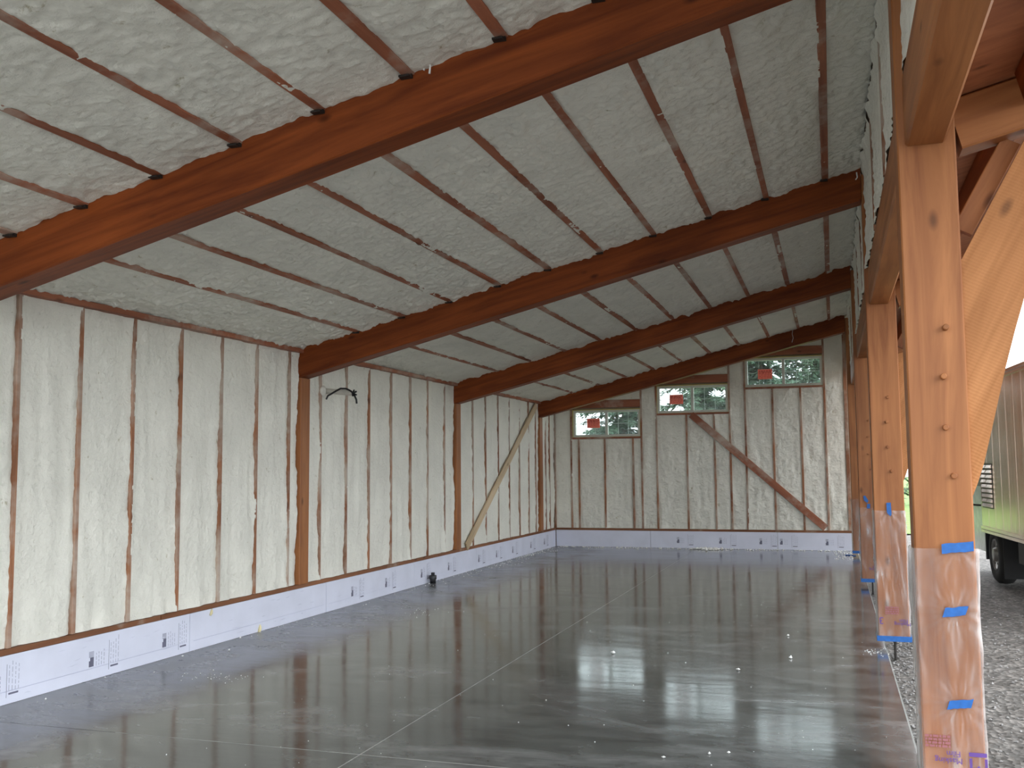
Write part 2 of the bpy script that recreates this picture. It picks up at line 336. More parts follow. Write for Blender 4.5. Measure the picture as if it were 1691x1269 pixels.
def foam(O, U, V, Nn, W, top, parent, res=.025, ends=(.012, .012), lump=1., vstreak=0., name='foam_panel', sides=(1, 1)):
    """sprayed foam between two framing members; top = length along V, a number or a function of u"""
    SEED[0] += 101; s = SEED[0]
    edge = [0, .006, .012, .018, .024, .032, .045, .065]
    n = max(2, int((W-.13)/res))
    if W < .2: us = np.linspace(0, W, 12)
    else: us = np.array(edge+list(np.linspace(.065, W-.065, n+1)[1:-1])+[W-e for e in edge[::-1]])
    Lm = top if not callable(top) else max(top(0), top(W))
    nv = max(4, int(Lm/res)); t = np.linspace(0, 1, nv+1)
    tl = np.array([top(u) if callable(top) else top for u in us])
    uu = np.repeat(us[:, None], nv+1, 1); vv = t[None, :]*tl[:, None]
    rng = np.random.RandomState(s % 100000)
    b = -.014+.016*fbm(uu*2.6, vv*1.6, s)+lump*(.012*(billow(uu*8, vv*(8-4*vstreak), s+3)-.5)*(.3+vnoise(uu*3, vv*2, s+9))+.012*(billow(uu*19+.8*fbm(uu*6, vv*6, s+7), vv*19, s+4)-.5)*np.clip(vnoise(uu*2.2, vv*1.1, s+8)*1.5-.15, .1, 1)+.008*fbm(uu*30, vv*30, s+5, 2))
    if vstreak: b = b+vstreak*.012*fbm(uu*9, vv*1.2, s+6, 2)
    for k, d in enumerate((uu, W-uu)):
        e = np.exp(-(d/.045)**2)
        eb = -.014+.034*fbm(vv*1.3+k*9, vv*0+s*.37, s+20+k, 2)+.016*fbm(vv*11, d*0+k, s+30, 3)+.006*fbm(uu*60, vv*60, s+33, 2)
        if not sides[k]: eb = b
        b = b*(1-e)+e*eb
    for k, d in enumerate((vv, tl[:, None]-vv)):
        e = np.exp(-(d/.06)**2); b = b+e*(ends[k]+.02*fbm(uu*7, vv*0+k, s+40+k, 3))
    ragv = .004*fbm(uu*30, vv*30, s+50, 2)
    O = np.array(O, float); U = np.array(U, float); V = np.array(V, float); Nn = np.array(Nn, float)
    P = O+uu[..., None]*U+(vv+ragv*0)[..., None]*V+b[..., None]*Nn
    co = P.reshape(-1, 3); nu = len(us); idx = np.arange(nu*(nv+1)).reshape(nu, nv+1)
    q = np.stack([idx[:-1, :-1], idx[1:, :-1], idx[1:, 1:], idx[:-1, 1:]], -1).reshape(-1, 4)
    if np.dot(np.cross(U, V), Nn) < 0: q = q[:, ::-1]
    me = bpy.data.meshes.new(name); me.vertices.add(len(co)); me.vertices.foreach_set('co', co.ravel())
    me.loops.add(q.size); me.loops.foreach_set('vertex_index', q.ravel().astype(np.int32))
    me.polygons.add(len(q)); me.polygons.foreach_set('loop_start', np.arange(0, q.size, 4, dtype=np.int32))
    me.update(calc_edges=True)
    return link(name, me, 'foam', parent, True)

# ------------------------------------------------------------------ dimensions (metres; camera stands at 0,0)
XL, XR, YF = -5.42, .33, 19.5           # left wall face, right upper wall face, far wall face
SL = .245                               # roof pitch
def RZ(x): return 2.87+SL*(x+5.4)       # underside of the purlins
PXS = [(.330, .575), (.335, .588), (.322, .566), (.300, .545)]
BENT = [(4.68, 4.88), (9.27, 9.475), (13.85, 14.06), (18.33, 18.54)]
nrm = 1/math.hypot(1, SL)

# ------------------------------------------------------------------ ground outside
def grid_mesh(name, xs, ys, zf, mat):
    X, Y = np.meshgrid(xs, ys, indexing='ij'); Z = zf(X, Y); m = MB()
    m.v = [tuple(p) for p in np.stack([X, Y, Z], -1).reshape(-1, 3)]; ny = len(ys)
    m.f = [(i*ny+j, (i+1)*ny+j, (i+1)*ny+j+1, i*ny+j+1) for i in range(len(xs)-1) for j in range(ny-1)]
    return m.build(name, mat, smooth=True)
gx = np.concatenate([np.array([-80, -40, -15, -6]), np.linspace(.2, 4.5, 90), np.linspace(5, 12, 15), np.array([20, 40, 80])])
gy = np.concatenate([np.array([-40, -12]), np.linspace(-3, 3, 10), np.linspace(3.1, 16, 180), np.linspace(17, 30, 20), np.array([45, 70, 120])])
def gz(X, Y):
    k = np.clip((X-.3)/.3, 0, 1)
    return -.115+k*(.02*fbm(X*1.3, Y*1.3, 5)+.022*fbm(X*9, Y*9, 6, 3))
struct(grid_mesh('ground', gx, gy, gz, 'gravel'), 'grey gravel yard beside the slab')
struct(grid_mesh('lawn', np.linspace(-30, 40, 60), np.linspace(26, 110, 60), lambda X, Y: -.06+.10*fbm(X*.3, Y*.3, 8)+.03*(Y-26)*.2, 'grass'), 'bright green grass beyond the yard')
rnd = random.Random(4)
st = MB()
for i in range(5200):
    near = i < 1500
    x = rnd.uniform(.40, .75) if near else .42+rnd.random()**1.3*4
    y = 3+rnd.random()**1.5*11
    r = rnd.uniform(.006, .016)*(1.35 if rnd.random() < .12 else 1)
    c = Vector((x, y, float(gz(np.array(x), np.array(y)))+r*.2))
    a = rnd.uniform(0, 6.28); vs = []
    for (dx, dy, dz) in ((1,0,0),(.2,.9,.1),(-.9,.2,0),(-.1,-1,.1),(.1,0,.7),(0,.1,-.7)):
        s_ = r*rnd.uniform(.7, 1.3); vs.append((c.x+s_*(dx*math.cos(a)-dy*math.sin(a)), c.y+s_*(dx*math.sin(a)+dy*math.cos(a)), c.z+s_*dz))
    st.add(vs, [(0,1,4),(1,2,4),(2,3,4),(3,0,4),(1,0,5),(2,1,5),(3,2,5),(0,3,5)])
o = st.build('gravel_stones', 'stone'); o['kind'] = 'stuff'; tag(o, 'loose grey gravel stones lying outside the slab edge', 'gravel')

# ------------------------------------------------------------------ floor slab with saw joints
fl = struct(MB().box((-5.60, -2, -.13), (.37, 19.7, -.06)).build('floor', 'floor'), 'dark polished concrete floor slab')
JX, JY = -2.552, 5.06
for (x0, x1) in ((-5.60, JX-.003), (JX+.003, .385)):
    for (y0, y1) in ((-2, JY-.003), (JY+.003, 19.7)):
        MB().box((x0, y0, -.10), (x1, y1, 0)).build('slab_panel', 'floor', fl)
MB().box((JX-.003, -2, -.05), (JX+.003, 19.45, .0008)).build('saw_joint', 'concrete_line', fl)
MB().box((-4.2, JY-.003, -.05), (JX-.005, JY+.003, .0006)).build('saw_joint', 'concrete_line', fl)
MB().box((JX+.005, JY-.003, -.05), (.385, JY+.003, .0006)).build('saw_joint', 'concrete_line', fl)
MB().box((.386, -2, -.09), (.396, 19.6, -.004)).build('form_strip', 'concrete_line', fl)

# ------------------------------------------------------------------ left wall
wl = struct(MB().box((-5.70, -.4, -.1), (-5.56, 19.7, 3.0)).build('wall_left', 'sheath'), 'left wall framed with studs and sprayed with cream foam')
studs = [1.20, 1.81, 2.42, 3.03, 3.64, 4.25] + [5.46, 6.063, 6.664, 7.28, 7.887, 8.484, 9.10] + [9.77, 10.39, 10.985, 11.627, 12.244, 12.835, 13.47] + [14.68, 15.285, 15.93, 16.53, 17.13, 17.70, 18.16] + [18.86, 19.14]
ZP = .375
for y in studs:
    timber('stud', (XL-.055, y, ZP), (XL-.055, y, 2.86), .038, .09, 'stud', wl, upv=(1, 0, 0), ch=.003)
yy = 0.
timber('sole_plate', (XL-.045, 0, .352), (XL-.045, 7.05, .352), .09, .04, 'plate', wl, ch=.003)
timber('sole_plate', (XL-.045, 7.06, .352), (XL-.045, 13.2, .352), .09, .04, 'plate', wl, ch=.003)
timber('sole_plate', (XL-.045, 13.21, .352), (XL-.045, 19.5, .352), .09, .04, 'plate', wl, ch=.003)
for a, b in zip([0]+[q[1] for q in BENT], [q[0] for q in BENT]+[19.5]):
    timber('top_plate', (XL+.005, a, 2.862), (XL+.005, b, 2.862), .09, .045, 'purlin', wl, ch=.003)
timber('beam_stud', (XL-.08, 4.78, ZP), (XL-.08, 4.78, RZ(XL)-.292), .19, .20, 'post', wl, upv=(1, 0, 0), ch=.006)
for a, b in ((.12, 2.55), (2.56, 5.006)): MB().box((XL-.05, a, .002), (XL, b, .330)).build('foot_board', 'board', wl)
cuts = sorted([(y, y) for y in studs]+[(a, b) for a, b in BENT])
prev = .6
for a, b in cuts+[(YF-.02, YF)]:
    wide = a != b
    g0 = prev+.004; g1 = a-.004
    near = (g0 < 10.5)
    if g1-g0 > .02:
        foam((XL-.012, g0, ZP), (0, 1, 0), (0, 0, 1), (1, 0, 0), g1-g0, 2.845-ZP, wl, res=.02 if near else .032, ends=(.004, .006), lump=.6, vstreak=1.6)
    prev = b

# ------------------------------------------------------------------ far wall with three windows
WIN = [(-5.03, -3.65, 2.215, 2.757), (-3.29, -1.904, 2.662, 3.200), (-1.559, -.121, 3.127, 3.685)]
m = MB(); Y0, Y1 = YF+.12, YF+.22
xs = [-5.70]
for (a, b, c, d) in WIN:
    m.box((xs[-1], Y0, -.1), (a, Y1, RZ(a)+.1)); m.box((a, Y0, -.1), (b, Y1, c)); m.box((a, Y0, d), (b, Y1, RZ(b)+.1)); xs.append(b)
m.box((xs[-1], Y0, -.1), (.46, Y1, RZ(.4)+.05))
wf = struct(m.build('wall_far', 'sheath'), 'far end wall framed with studs and sprayed with cream foam')
def fst(x, z1, z0=ZP, w=.038): timber('stud', (x, YF+.05, z0), (x, YF+.05, z1), w, .09, 'stud', wf, upv=(0, -1, 0), ch=.003)
for x in (-5.08, -3.625, -3.32, -1.88, -1.58, -.10): fst(x, RZ(x)-.01)
fst(.28, RZ(.28)-.02, w=.06)
fst(-5.43, RZ(-5.43)-.01)
for x in (-4.92, -4.38, -3.80): fst(x, 2.17)
for x in (-2.72, -2.18): fst(x, 2.62)
for x in (-1.06, -.54): fst(x, 3.085)
timber('sole_plate', (-5.42, YF+.045, .352), (.30, YF+.045, .352), .09, .04, 'plate', wf, ch=.003)
for (a, b, c, d) in WIN:
    timber('window_header', (a-.01, YF+.04, d+.125), (b+.01, YF+.04, d+.125), .10, .15, 'purlin', wf, ch=.003)
    timber('window_sill_plate', (a-.02, YF+.045, c-.022), (b+.02, YF+.045, c-.022), .09, .036, 'purlin', wf, ch=.003)
for x0, x1, zt in ((-5.42, -5.08, None), (-3.625, -3.32, None), (-1.88, -1.58, None), (-.10, .27, None),
                   (-5.08, -4.92, 2.17), (-4.92, -4.38, 2.17), (-4.38, -3.80, 2.17), (-3.80, -3.625, 2.17),
                   (-3.32, -2.72, 2.62), (-2.72, -2.18, 2.62), (-2.18, -1.88, 2.62), (-1.58, -1.06, 3.085), (-1.06, -.54, 3.085), (-.54, -.10, 3.085)):
    top = (lambda u, x0=x0: RZ(x0+u)-ZP-.01) if zt is None else zt-ZP
    foam((x0+.004, YF+.012, ZP), (1, 0, 0), (0, 0, 1), (0, -1, 0), x1-x0-.008, top, wf, res=.028, ends=(.004, .006), lump=1.5, vstreak=1.0)
for (a, b, c, d) in WIN:
    foam((a-.02, YF+.012, d+.205), (1, 0, 0), (0, 0, 1), (0, -1, 0), b-a+.04, (lambda u, a=a, d=d: max(.02, RZ(a-.02+u)-d-.215)), wf, res=.035)

def window(k, a, b, c, d):
    wn = bpy.data.objects.new('window_%d' % k, None); COL.objects.link(wn); wn.matrix_basis = Matrix.Translation(((a+b)/2, YF+.05, c)); struct(wn, ['lowest slider window at the left of the far wall', 'middle slider window above the diagonal brace', 'highest slider window at the right of the far wall'][k-1])
    y0, y1 = YF+.02, YF+.10
    for (p, q) in (((a, y0, c), (b, y1, c+.045)), ((a, y0, d-.045), (b, y1, d)), ((a, y0, c+.045), (a+.045, y1, d-.045)), ((b-.045, y0, c+.045), (b, y1, d-.045))):
        MB().box(p, q).build('window_frame', 'vinyl', wn)
    mid = (a+b)/2
    MB().box((mid-.028, y0+.01, c+.045), (mid+.028, y1-.01, d-.045)).build('meeting_stile', 'vinyl', wn)
    for i, (p, q) in enumerate(((a+.045, mid-.028), (mid+.028, b-.045))):
        yo = YF+.055+.02*i
        pane = MB().box((p, yo, c+.045), (q, yo+.006, d-.045)).build('pane', 'glass', wn)
        for t in (1/3, 2/3):
            x = p+(q-p)*t; MB().box((x-.005, yo+.008, c+.045), (x+.005, yo+.014, d-.045)).build('muntin', 'vinyl', pane)
        z = (c+d)/2; MB().box((p, yo+.0085, z-.005), (q, yo+.0135, z+.005)).build('muntin', 'vinyl', pane)
        if i == 0:
            sx = (-4.75, -3.05, -1.32)[k-1]; sz = (2.40, 2.84, 3.28)[k-1]
            s = MB().box((sx, yo-.003, sz), (sx+.27, yo-.001, sz+.19)).build('sticker', 'red', pane); s['label'] = 'red printed sticker'
    t = .016
    for (p, q) in (((a-t, y0-.006, c-t), (b+t, y0+.01, c)), ((a-t, y0-.006, d), (b+t, y0+.01, d+t)), ((a-t, y0-.006, c), (a, y0+.01, d)), ((b, y0-.006, c), (b+t, y0+.01, d))):
        MB().box(p, q).build('edge_tape', 'ytape', wn)
    # print on the sticker: rows of lettering too small to read
    pm = MB(); r = random.Random(k)
    for row in range(6):
        z0 = sz+.165-row*.027; h = .016 if row < 2 else .008; x = sx+.02
        while x < sx+.23:
            L = r.uniform(.015, .06); pm.box((x, YF+.0505, z0-h), (min(x+L, sx+.25), YF+.0515, z0)); x += L+.012
    pm.build('sticker_print', 'pinkline', wn)['kind'] = 'stuff'
for k, wv in enumerate(WIN): window(k+1, *wv)

# ------------------------------------------------------------------ roof: purlins with foam between them
rf = MB(); rf.prism([(-5.75, RZ(-5.75)+.14), (.56, RZ(.56)+.14), (.56, RZ(.56)+.24), (-5.75, RZ(-5.75)+.24)], 'y', .2, 19.75)
ce = struct(rf.build('ceiling', 'sheath'), 'sloping roof underside sprayed with cream foam between purlins')
PX = [-4.742+.5285*i for i in range(10)]
YB = [(.25, BENT[0][0])]+[(BENT[i][1], BENT[i+1][0]) for i in range(3)]+[(BENT[3][1], YF)]
Udir = (nrm, 0, SL*nrm); Ndir = (SL*nrm, 0, -nrm)
for bi, (ya, yb) in enumerate(YB):
    for i, x in enumerate(PX):
        timber('purlin', (x-SL*.065*nrm*0, ya, RZ(x)+.062), (x, yb, RZ(x)+.062), random.Random(i*7+bi).choice([.05, .056, .062]), .12, 'purlin', ce, upv=(-SL, 0, 1), ch=.003)
    ed = [XL]+PX+[XR+.02]
    for a, b in zip(ed[:-1], ed[1:]):
        W = (b-a-.008)/nrm
        foam((a+.004, ya+.001, RZ(a+.004)-.0), Udir, (0, 1, 0), Ndir, W, yb-ya-.002, ce, res=[.017, .017, .028, .04, .05][bi], ends=(.004, .004), lump=1.1 if bi == 0 else 2.2, sides=(a != XL, b in PX))
# strands of foam hanging at the purlin ends
def strand(pts, r=.004): MB().tube(pts, r, 5).build('foam_strand', 'foamwhite', ce, True)
strand([(-2.0, 4.672, 3.70), (-1.985, 4.66, 3.725), (-1.955, 4.655, 3.715), (-1.96, 4.655, 3.67)], .006)
strand([(-.93, 4.672, 3.96), (-.915, 4.66, 4.0), (-.90, 4.655, 3.965)], .006)
strand([(-.60, 18.32, 4.05), (-.61, 18.31, 3.97), (-.595, 18.31, 3.90), (-.62, 18.31, 3.82)], .005)
strand([(.30, 9.26, 4.24), (.305, 9.25, 4.19), (.29, 9.245, 4.17)], .006)

# ------------------------------------------------------------------ roof beams and left posts
BL = ['nearest and largest red-brown roof beam crossing the top of the view', 'second roof beam, ending on the left post beside the cable stub',
      'third roof beam, above the post where the pale brace starts', 'farthest roof beam, just in front of the three windows']
for k, (ya, yb) in enumerate(BENT):
    c = (ya+yb)/2; x0, x1 = XL+.0, PXS[k][0]-.003
    zc = lambda x: RZ(x)-.29+.26
    bm = timber('roof_beam', (x0-.03, c, zc(x0-.03)), (x1, c, zc(x1)), yb-ya, .52*nrm, 'beam', None, upv=(-SL, 0, 1), ch=.008, plumb=SL)
    tag(bm, BL[k], 'beam', 'sloping roof beams')
    for x in PX:
        if k > 1: break
        h = MB(); z = RZ(x)
        h.box((x-.034, ya-.022, z-.012), (x+.034, ya-.001, z+.09)); h.box((x-.03, ya-.05, z-.014), (x+.03, ya-.02, z-.004))
        h.build('purlin_gap_shade', 'dark', bm)  # dark blocks stand in for the shaded gap at each purlin pocket
    for kk in range(0): pass
LP = ['stained wall post left of the black cable stub, carrying the second beam', 'stained wall post at the foot of the pale diagonal brace', 'stained wall post nearest the far corner, carrying the last beam']
for k, (ya, yb) in enumerate(BENT[1:]):
    c = (ya+yb)/2
    p = timber('wall_post', (XL-.08, c, ZP), (XL-.08, c, RZ(XL)-.292), .19, .20, 'post', None, upv=(1, 0, 0), ch=.006)
    tag(p, LP[k], 'post', 'posts set in the left wall')
# diagonal wall braces
b1 = timber('diagonal_brace', (XL+.012, 14.30, .385), (XL+.012, 18.12, 2.80), .022, .135, 'pine', None, upv=(0, -.6, .8), ch=.003)
tag(b1, 'pale unstained diagonal brace board on the left wall', 'brace')
b2 = timber('diagonal_brace', (-2.62, YF-.016, 2.62), (-.16, YF-.016, .42), .022, .135, 'purlin', None, upv=(.66, 0, .75), ch=.003)
tag(b2, 'dark stained diagonal brace board on the far wall below the middle window', 'brace')

# ------------------------------------------------------------------ white insulation boards along the foot of the walls, with print
def marks(board, at, nrm_axis, sgn, big):
    """the maker's print: a hatched logo block, then columns of tiny lettering"""
    r = random.Random(int(at*100)+5)
    d = MB(); f = MB()
    def q(mb, s0, s1, z0, z1, lift=.0012):
        if nrm_axis == 'x': mb.box((XL+.0002, at+s0, z0), (XL+lift, at+s1, z1))
        else: mb.box((at+s0, YF-lift, z0), (at+s1, YF-.0002, z1))
    q(d, 0, .05, .10, .145); q(d, .012, .05, .145, .17) 
    q(f, .0, .05, .17, .215)
    for i in range(4 if big else 3):
        x = .075+i*.028; z = .10
        while z < .20:
            L = r.uniform(.012, .035); q(f, x, x+.006, z, z+L); z += L+.01
    q(d, .215, .2175, .045, .27)
    for i in range(4):
        x = .235+i*.028; z = .09
        while z < .26:
            L = r.uniform(.01, .04); q(f, x, x+.005, z, z+L); z += L+.012
    q(d, .235, .32, .062, .075)
    o = d.build('printed_mark', 'ink', board); o['kind'] = 'stuff'; g = f.build('printed_lettering', 'faint', o); g['kind'] = 'stuff'
    return o
Lj = [0.1, 2.56, 5.01, 7.45, 9.90, 12.33, 14.77, 17.2, YF-.03]
LBL = [None, None, 'white foam board at the left edge of the picture, nearest the camera', 'white foam board under the three studs left of the first wall post', 'white foam board right of the seam beside the first wall post', 'white foam board behind the black pipe stub',
       'white foam board at the foot of the pale diagonal brace', 'white foam board running into the far left corner']
LM = {2: [5.22, 6.22, 7.08], 3: [], 4: [10.5, 11.42], 5: [12.55, 13.55], 6: [14.85, 15.72, 16.6], 7: [17.7, 18.6]}
LBL[2] = 'white foam board nearest the camera on the left wall'
for i in range(2, 8):
    a, b = Lj[i], Lj[i+1]
    rr = random.Random(i)
    bd = MB().box((XL-.05, a+.003, .002), (XL, b-.003, .330)).build('insulation_board', 'board')
    tag(bd, LBL[i], 'foam board', 'white boards along the wall foot')
    dents = MB()
    for q in range(14):
        y = rr.uniform(a+.1, b-.3); z = rr.uniform(.04, .30); L = rr.uniform(.03, .16)
        dents.add([(XL+.0002, y, z), (XL+.003, y+L*.5, z+.006), (XL+.0002, y+L, z+rr.uniform(-.01, .01)), (XL+.0002, y+L*.5, z-.003)], [(0, 3, 1), (1, 3, 2), (0, 1, 2)])
    dents.add([(XL+.0002, a+.05, .085), (XL+.0015, a+.05, .089), (XL+.0015, b-.05, .092), (XL+.0002, b-.05, .088)], [(0, 3, 2, 1), (0, 1, 2, 3)])
    dents.build('surface_nicks', 'board', bd)['kind'] = 'stuff'
    for y in LM[i]: marks(bd, y, 'x', 1, i < 4)
    if i == 3:
        for (y, z, r) in ((8.55, .03, .030), (7.75, .30, .022)):
            MB().tube([(XL+.004, y-.01, z-r*1.2), (XL+.010, y, z-r*.3), (XL+.008, y+.008, z+r*.6), (XL+.003, y+.015, z+r*1.3)], [r*.45, r*.6, r*.45, r*.15], 7).build('foam_drip', 'drip', bd, True)
Fj = [XL+.002, -3.48, -1.04, .30]
FB = ['white foam board at the left of the far wall', 'white foam board at the middle of the far wall', 'white foam board at the right end of the far wall']
FM = [[], [-2.96, -2.14, -1.38], [-1.0, -.17]]
for i in range(3):
    bd = MB().box((Fj[i]+.003, YF, .002), (Fj[i+1]-.003, YF+.05, .330)).build('insulation_board', 'board')
    tag(bd, FB[i], 'foam board', 'white boards along the wall foot')
    for x in FM[i]: marks(bd, x, 'y', 1, False)

# ------------------------------------------------------------------ right side: upper foam wall, eave girt, posts
wm = MB()
for (ya, yb) in [(.25, 4.67), (4.89, 9.26), (9.485, 13.84), (14.07, 18.32), (18.55, 19.7)]: wm.box((.46, ya, 3.347), (.54, yb, RZ(.5)+.12))
wr = struct(wm.build('wall_right', 'sheath'), 'narrow foam-sprayed wall above the open side')
for bi, (ya, yb) in enumerate(YB):
    mids = [ya+(yb-ya)*t for t in ((1/3, 2/3) if bi < 4 else ())]
    for y in mids: timber('stud', (XR+.075, y, 3.36), (XR+.075, y, RZ(XR)-.01), .038, .09, 'stud', wr, upv=(-1, 0, 0), ch=.003)
    e = [ya]+mids+[yb]
    for a, b in zip(e[:-1], e[1:]):
        foam((XR+.03, a+.004, 3.345), (0, 1, 0), (0, 0, 1), (-1, 0, 0), b-a-.008, RZ(XR)-3.345-.004, wr, res=.028 if bi < 3 else .04, lump=1.6, ends=(.006, .03), vstreak=-.5)
GB = ['eave girt overhead at upper right, between the camera and the nearest post', 'eave girt between the nearest post and the second post', 'eave girt between the second and third posts', 'eave girt between the third post and the far end wall']
GY = [(.25, 4.679)]+[(BENT[i][1]+.002, BENT[i+1][0]-.002) for i in range(3)]
for k, (a, b) in enumerate(GY):
    g = timber('eave_girt', (.448, a, 3.182), (.448, b, 3.182), .17, .325, 'post', None, upv=(0, 0, 1), ch=.012)
    tag(g, GB[k], 'beam', 'girts over the open side')

PL = ['nearest stained post on the right, wrapped in film with three blue tapes', 'second stained post on the right, film wrapped with a blue taped foot',
      'third stained post on the open side, partly hidden by the second', 'farthest stained post on the open side beside the far wall']
FT = [1.215, 1.185, 1.03, 1.0]
def text_mesh(s, size):
    cu = bpy.data.curves.new('t', 'FONT'); cu.body = s; cu.size = size; cu.extrude = .0004; cu.align_x = 'CENTER'
    o = bpy.data.objects.new('t', cu); COL.objects.link(o)
    dg = bpy.context.evaluated_depsgraph_get(); me = bpy.data.meshes.new_from_object(o.evaluated_get(dg)); bpy.data.objects.remove(o); bpy.data.curves.remove(cu)
    me.materials.clear(); return me
def put_text(s, size, x, y, z, parent, bold=False):
    """lettering on the front of a post, upside down as on the film"""
    me = text_mesh(s, size)
    mw = Matrix.Translation((x, y, z)) @ Matrix.Rotation(math.pi/2, 4, 'X') @ Matrix.Rotation(math.pi, 4, 'Z')
    return link('film_lettering', me, 'purple', parent, False, mw)
def film_shell(x0, x1, y0, y1, z0, z1, seed, pinch):
    """a plastic sleeve with folds that gather at the tapes"""
    per = []; n = 36
    for i in range(n): per.append((x0+(x1-x0)*i/n, y0, 0, -1))
    for i in range(8): per.append((x1, y0+(y1-y0)*i/8, 1, 0))
    for i in range(n): per.append((x1-(x1-x0)*i/n, y1, 0, 1))
    for i in range(8): per.append((x0, y1-(y1-y0)*i/8, -1, 0))
    nz = 110; m = MB(); P = len(per)
    I, Zz = np.meshgrid(np.arange(P)*14/36., z0+(z1-z0)*np.arange(nz+1)/nz)
    wx = .8*fbm(I*.25, Zz*2.2, seed+50, 2)
    rg = lambda a, b, sd: np.clip(1-np.abs(2*vnoise(a, b, sd)-1)*2.2, 0, 1)**1.5
    D = .005+.007*fbm(I*.35+Zz*2, Zz*2.5, seed, 2)+.012*rg(I*.55+Zz*5.5+wx, Zz*1.3-I*.06, seed+9)*vnoise(I*.3, Zz*4, seed+11)+.010*rg(I*.7-Zz*3.5+wx, Zz*1.1+I*.05, seed+13)*vnoise(I*.3, Zz*3, seed+15)
    for j in range(nz+1):
        z = z0+(z1-z0)*j/nz
        for i, (x, y, a, b) in enumerate(per):
            q_ = i*14/36; d = D[j, i]
            for (px, pz) in pinch:
                if b == -1:
                    ang = math.atan2(z-pz, x-px); rr = math.hypot(z-pz, x-px)
                    d += .007*math.sin(ang*11)*math.exp(-rr/.16)*min(1, rr/.04)
            if j == 0 or j == nz: d = max(.002, d*.5)
            d = max(.0015, d)
            m.v.append((x+a*d, y+b*d, z))
    for j in range(nz):
        for i in range(P): m.f.append((j*P+i, j*P+(i+1) % P, (j+1)*P+(i+1) % P, (j+1)*P+i))
    return m
for k, ((ya, yb), (xa, xb)) in enumerate(zip(BENT, PXS)):
    cx, cy = (xa+xb)/2, (ya+yb)/2
    t = thing('timber_post', PL[k], 'post', (cx, cy, -.09), 'posts along the open side')
    timber('shaft', (cx, cy, .062), (cx, cy, 4.22), xb-xa, yb-ya, 'post', t, upv=(0, 1, 0), ch=.007)
    MB().tube([(cx+.005, cy-.05, .065), (cx+.005, cy-.05, -.14)], .011, 8).build('standoff_rod', 'dark', t)
    MB().box((cx-.06, cy-.06, .054), (cx+.06, cy+.06, .062)).build('foot_plate', 'dark', t)
    rp = random.Random(k+2)
    for (dx, z) in ((.165, 2.182), (.147, 1.965), (.148, 1.742), (.172, 1.53)):
        l = rp.uniform(.018, .04)
        pg = MB().lathe([(.0135, 0), (.0130, -l), (.010, -l-.002)], (xa+dx-(.012 if k else 0), ya-.0005, z), 'y', 14).build('peg', 'post', t)
    z1 = FT[k]
    tapes = [(.17, z1+.01), (.15, .945), (.15, .56)] if k == 0 else [(.12, z1)]
    fm = film_shell(xa-.002, xb+.002, ya-.002, yb+.002, .066, z1, 7+k*3, [(xa+p, q) for p, q in tapes]).build('plastic_film', 'film', t, True)
    fm['label'] = 'clear wrinkled masking film'
    def tape(poly, y, parent=fm): 
        o = MB().prism(poly, 'y', y-.0012, y).build('tape_strip', 'tape', parent); o['label'] = 'blue tape strip'; return o
    def wavy(x0, x1, z0, z1_, sk, sd):
        r = random.Random(sd); n = 7
        top = [(x0+sk+(x1-x0)*i/n, z1_+r.uniform(-.002, .002)+.012*i/n) for i in range(n+1)]
        bot = [(x0+(x1-x0)*i/n, z0+r.uniform(-.002, .002)+.012*i/n) for i in range(n+1)]
        return bot+top[::-1]
    yt = ya-.021
    if k == 0:
        tape(wavy(xa+.108, xa+.235, 1.195, 1.236, .0, 1), yt); tape(wavy(xa+.098, xa+.19, .922, .962, .014, 2), yt); tape(wavy(xa+.10, xa+.195, .535, .572, .012, 3), yt)
    elif k == 1:
        tape([(xa+.105, z1-.015), (xa+.113, z1-.03), (xa+.135, z1-.05), (xa+.143, z1-.03), (xa+.14, z1+.07), (xa+.103, z1+.068)], yt)
    elif k == 2:
        tape([(xa+.06, z1+.09), (xa+.10, z1+.06), (xa+.115, z1+.09), (xa+.075, z1+.16), (xa+.05, z1+.15)], yt)
        tape([(xa+.09, z1-.01), (xa+.13, z1-.01), (xa+.135, z1+.05), (xa+.095, z1+.05)], yt)
    e = .012; zz0, zz1 = .056, .102; ring = MB()
    for z in (zz0, zz1):
        for q in (e, e+.004): ring.v += [(xa-q, ya-q, z), (xb+q, ya-q, z), (xb+q, yb+q, z), (xa-q, yb+q, z)]
    for c in range(4):
        d = (c+1) % 4; ring.f += [(4+c, 4+d, 12+d, 12+c), (c, 8+c, 8+d, d), (c, d, 4+d, 4+c), (8+c, 12+c, 12+d, 8+d)]
    o = ring.build('tape_band', 'tape', fm); o['label'] = 'blue tape band at the foot'
    yl = ya-.0215
    def ghost(x0, x1, z0, z1, rows):
        g = MB(); r = random.Random(k+40)
        for q in range(rows):
            z = z0+(z1-z0)*q/rows; x = x0
            while x < x1:
                L = r.uniform(.006, .022); g.box((x, yl-.0006, z), (min(x+L, x1), yl, z+(z1-z0)/rows*.72)); x += L+.004
        g.build('film_faint_print', 'ghost', fm)['kind'] = 'stuff'
    if k == 0:
        put_text('Film', .034, xa+.118, yl, .362, fm); put_text('Masking', .034, xa+.098, yl, .333, fm)
        put_text('M', .11, xa+.214, yl, .338, fm)
        MB().box((xa+.178, yl-.0008, .345), (xa+.247, yl, .362)).build('film_print_bar', 'purple', fm)
        ghost(xa+.008, xa+.108, .375, .43, 4)
    elif k == 1:
        ghost(xa+.06, xa+.17, .29, .36, 4); put_text('3', .085, xa+.024, yl, .262, fm); put_text('Masking', .042, xa+.195, yl, .222, fm); put_text('Film', .042, xa+.205, yl, .25, fm)
    elif k == 2:
        put_text('Masking', .042, xa+.16, yl, .24, fm); put_text('Film', .042, xa+.17, yl, .27, fm)

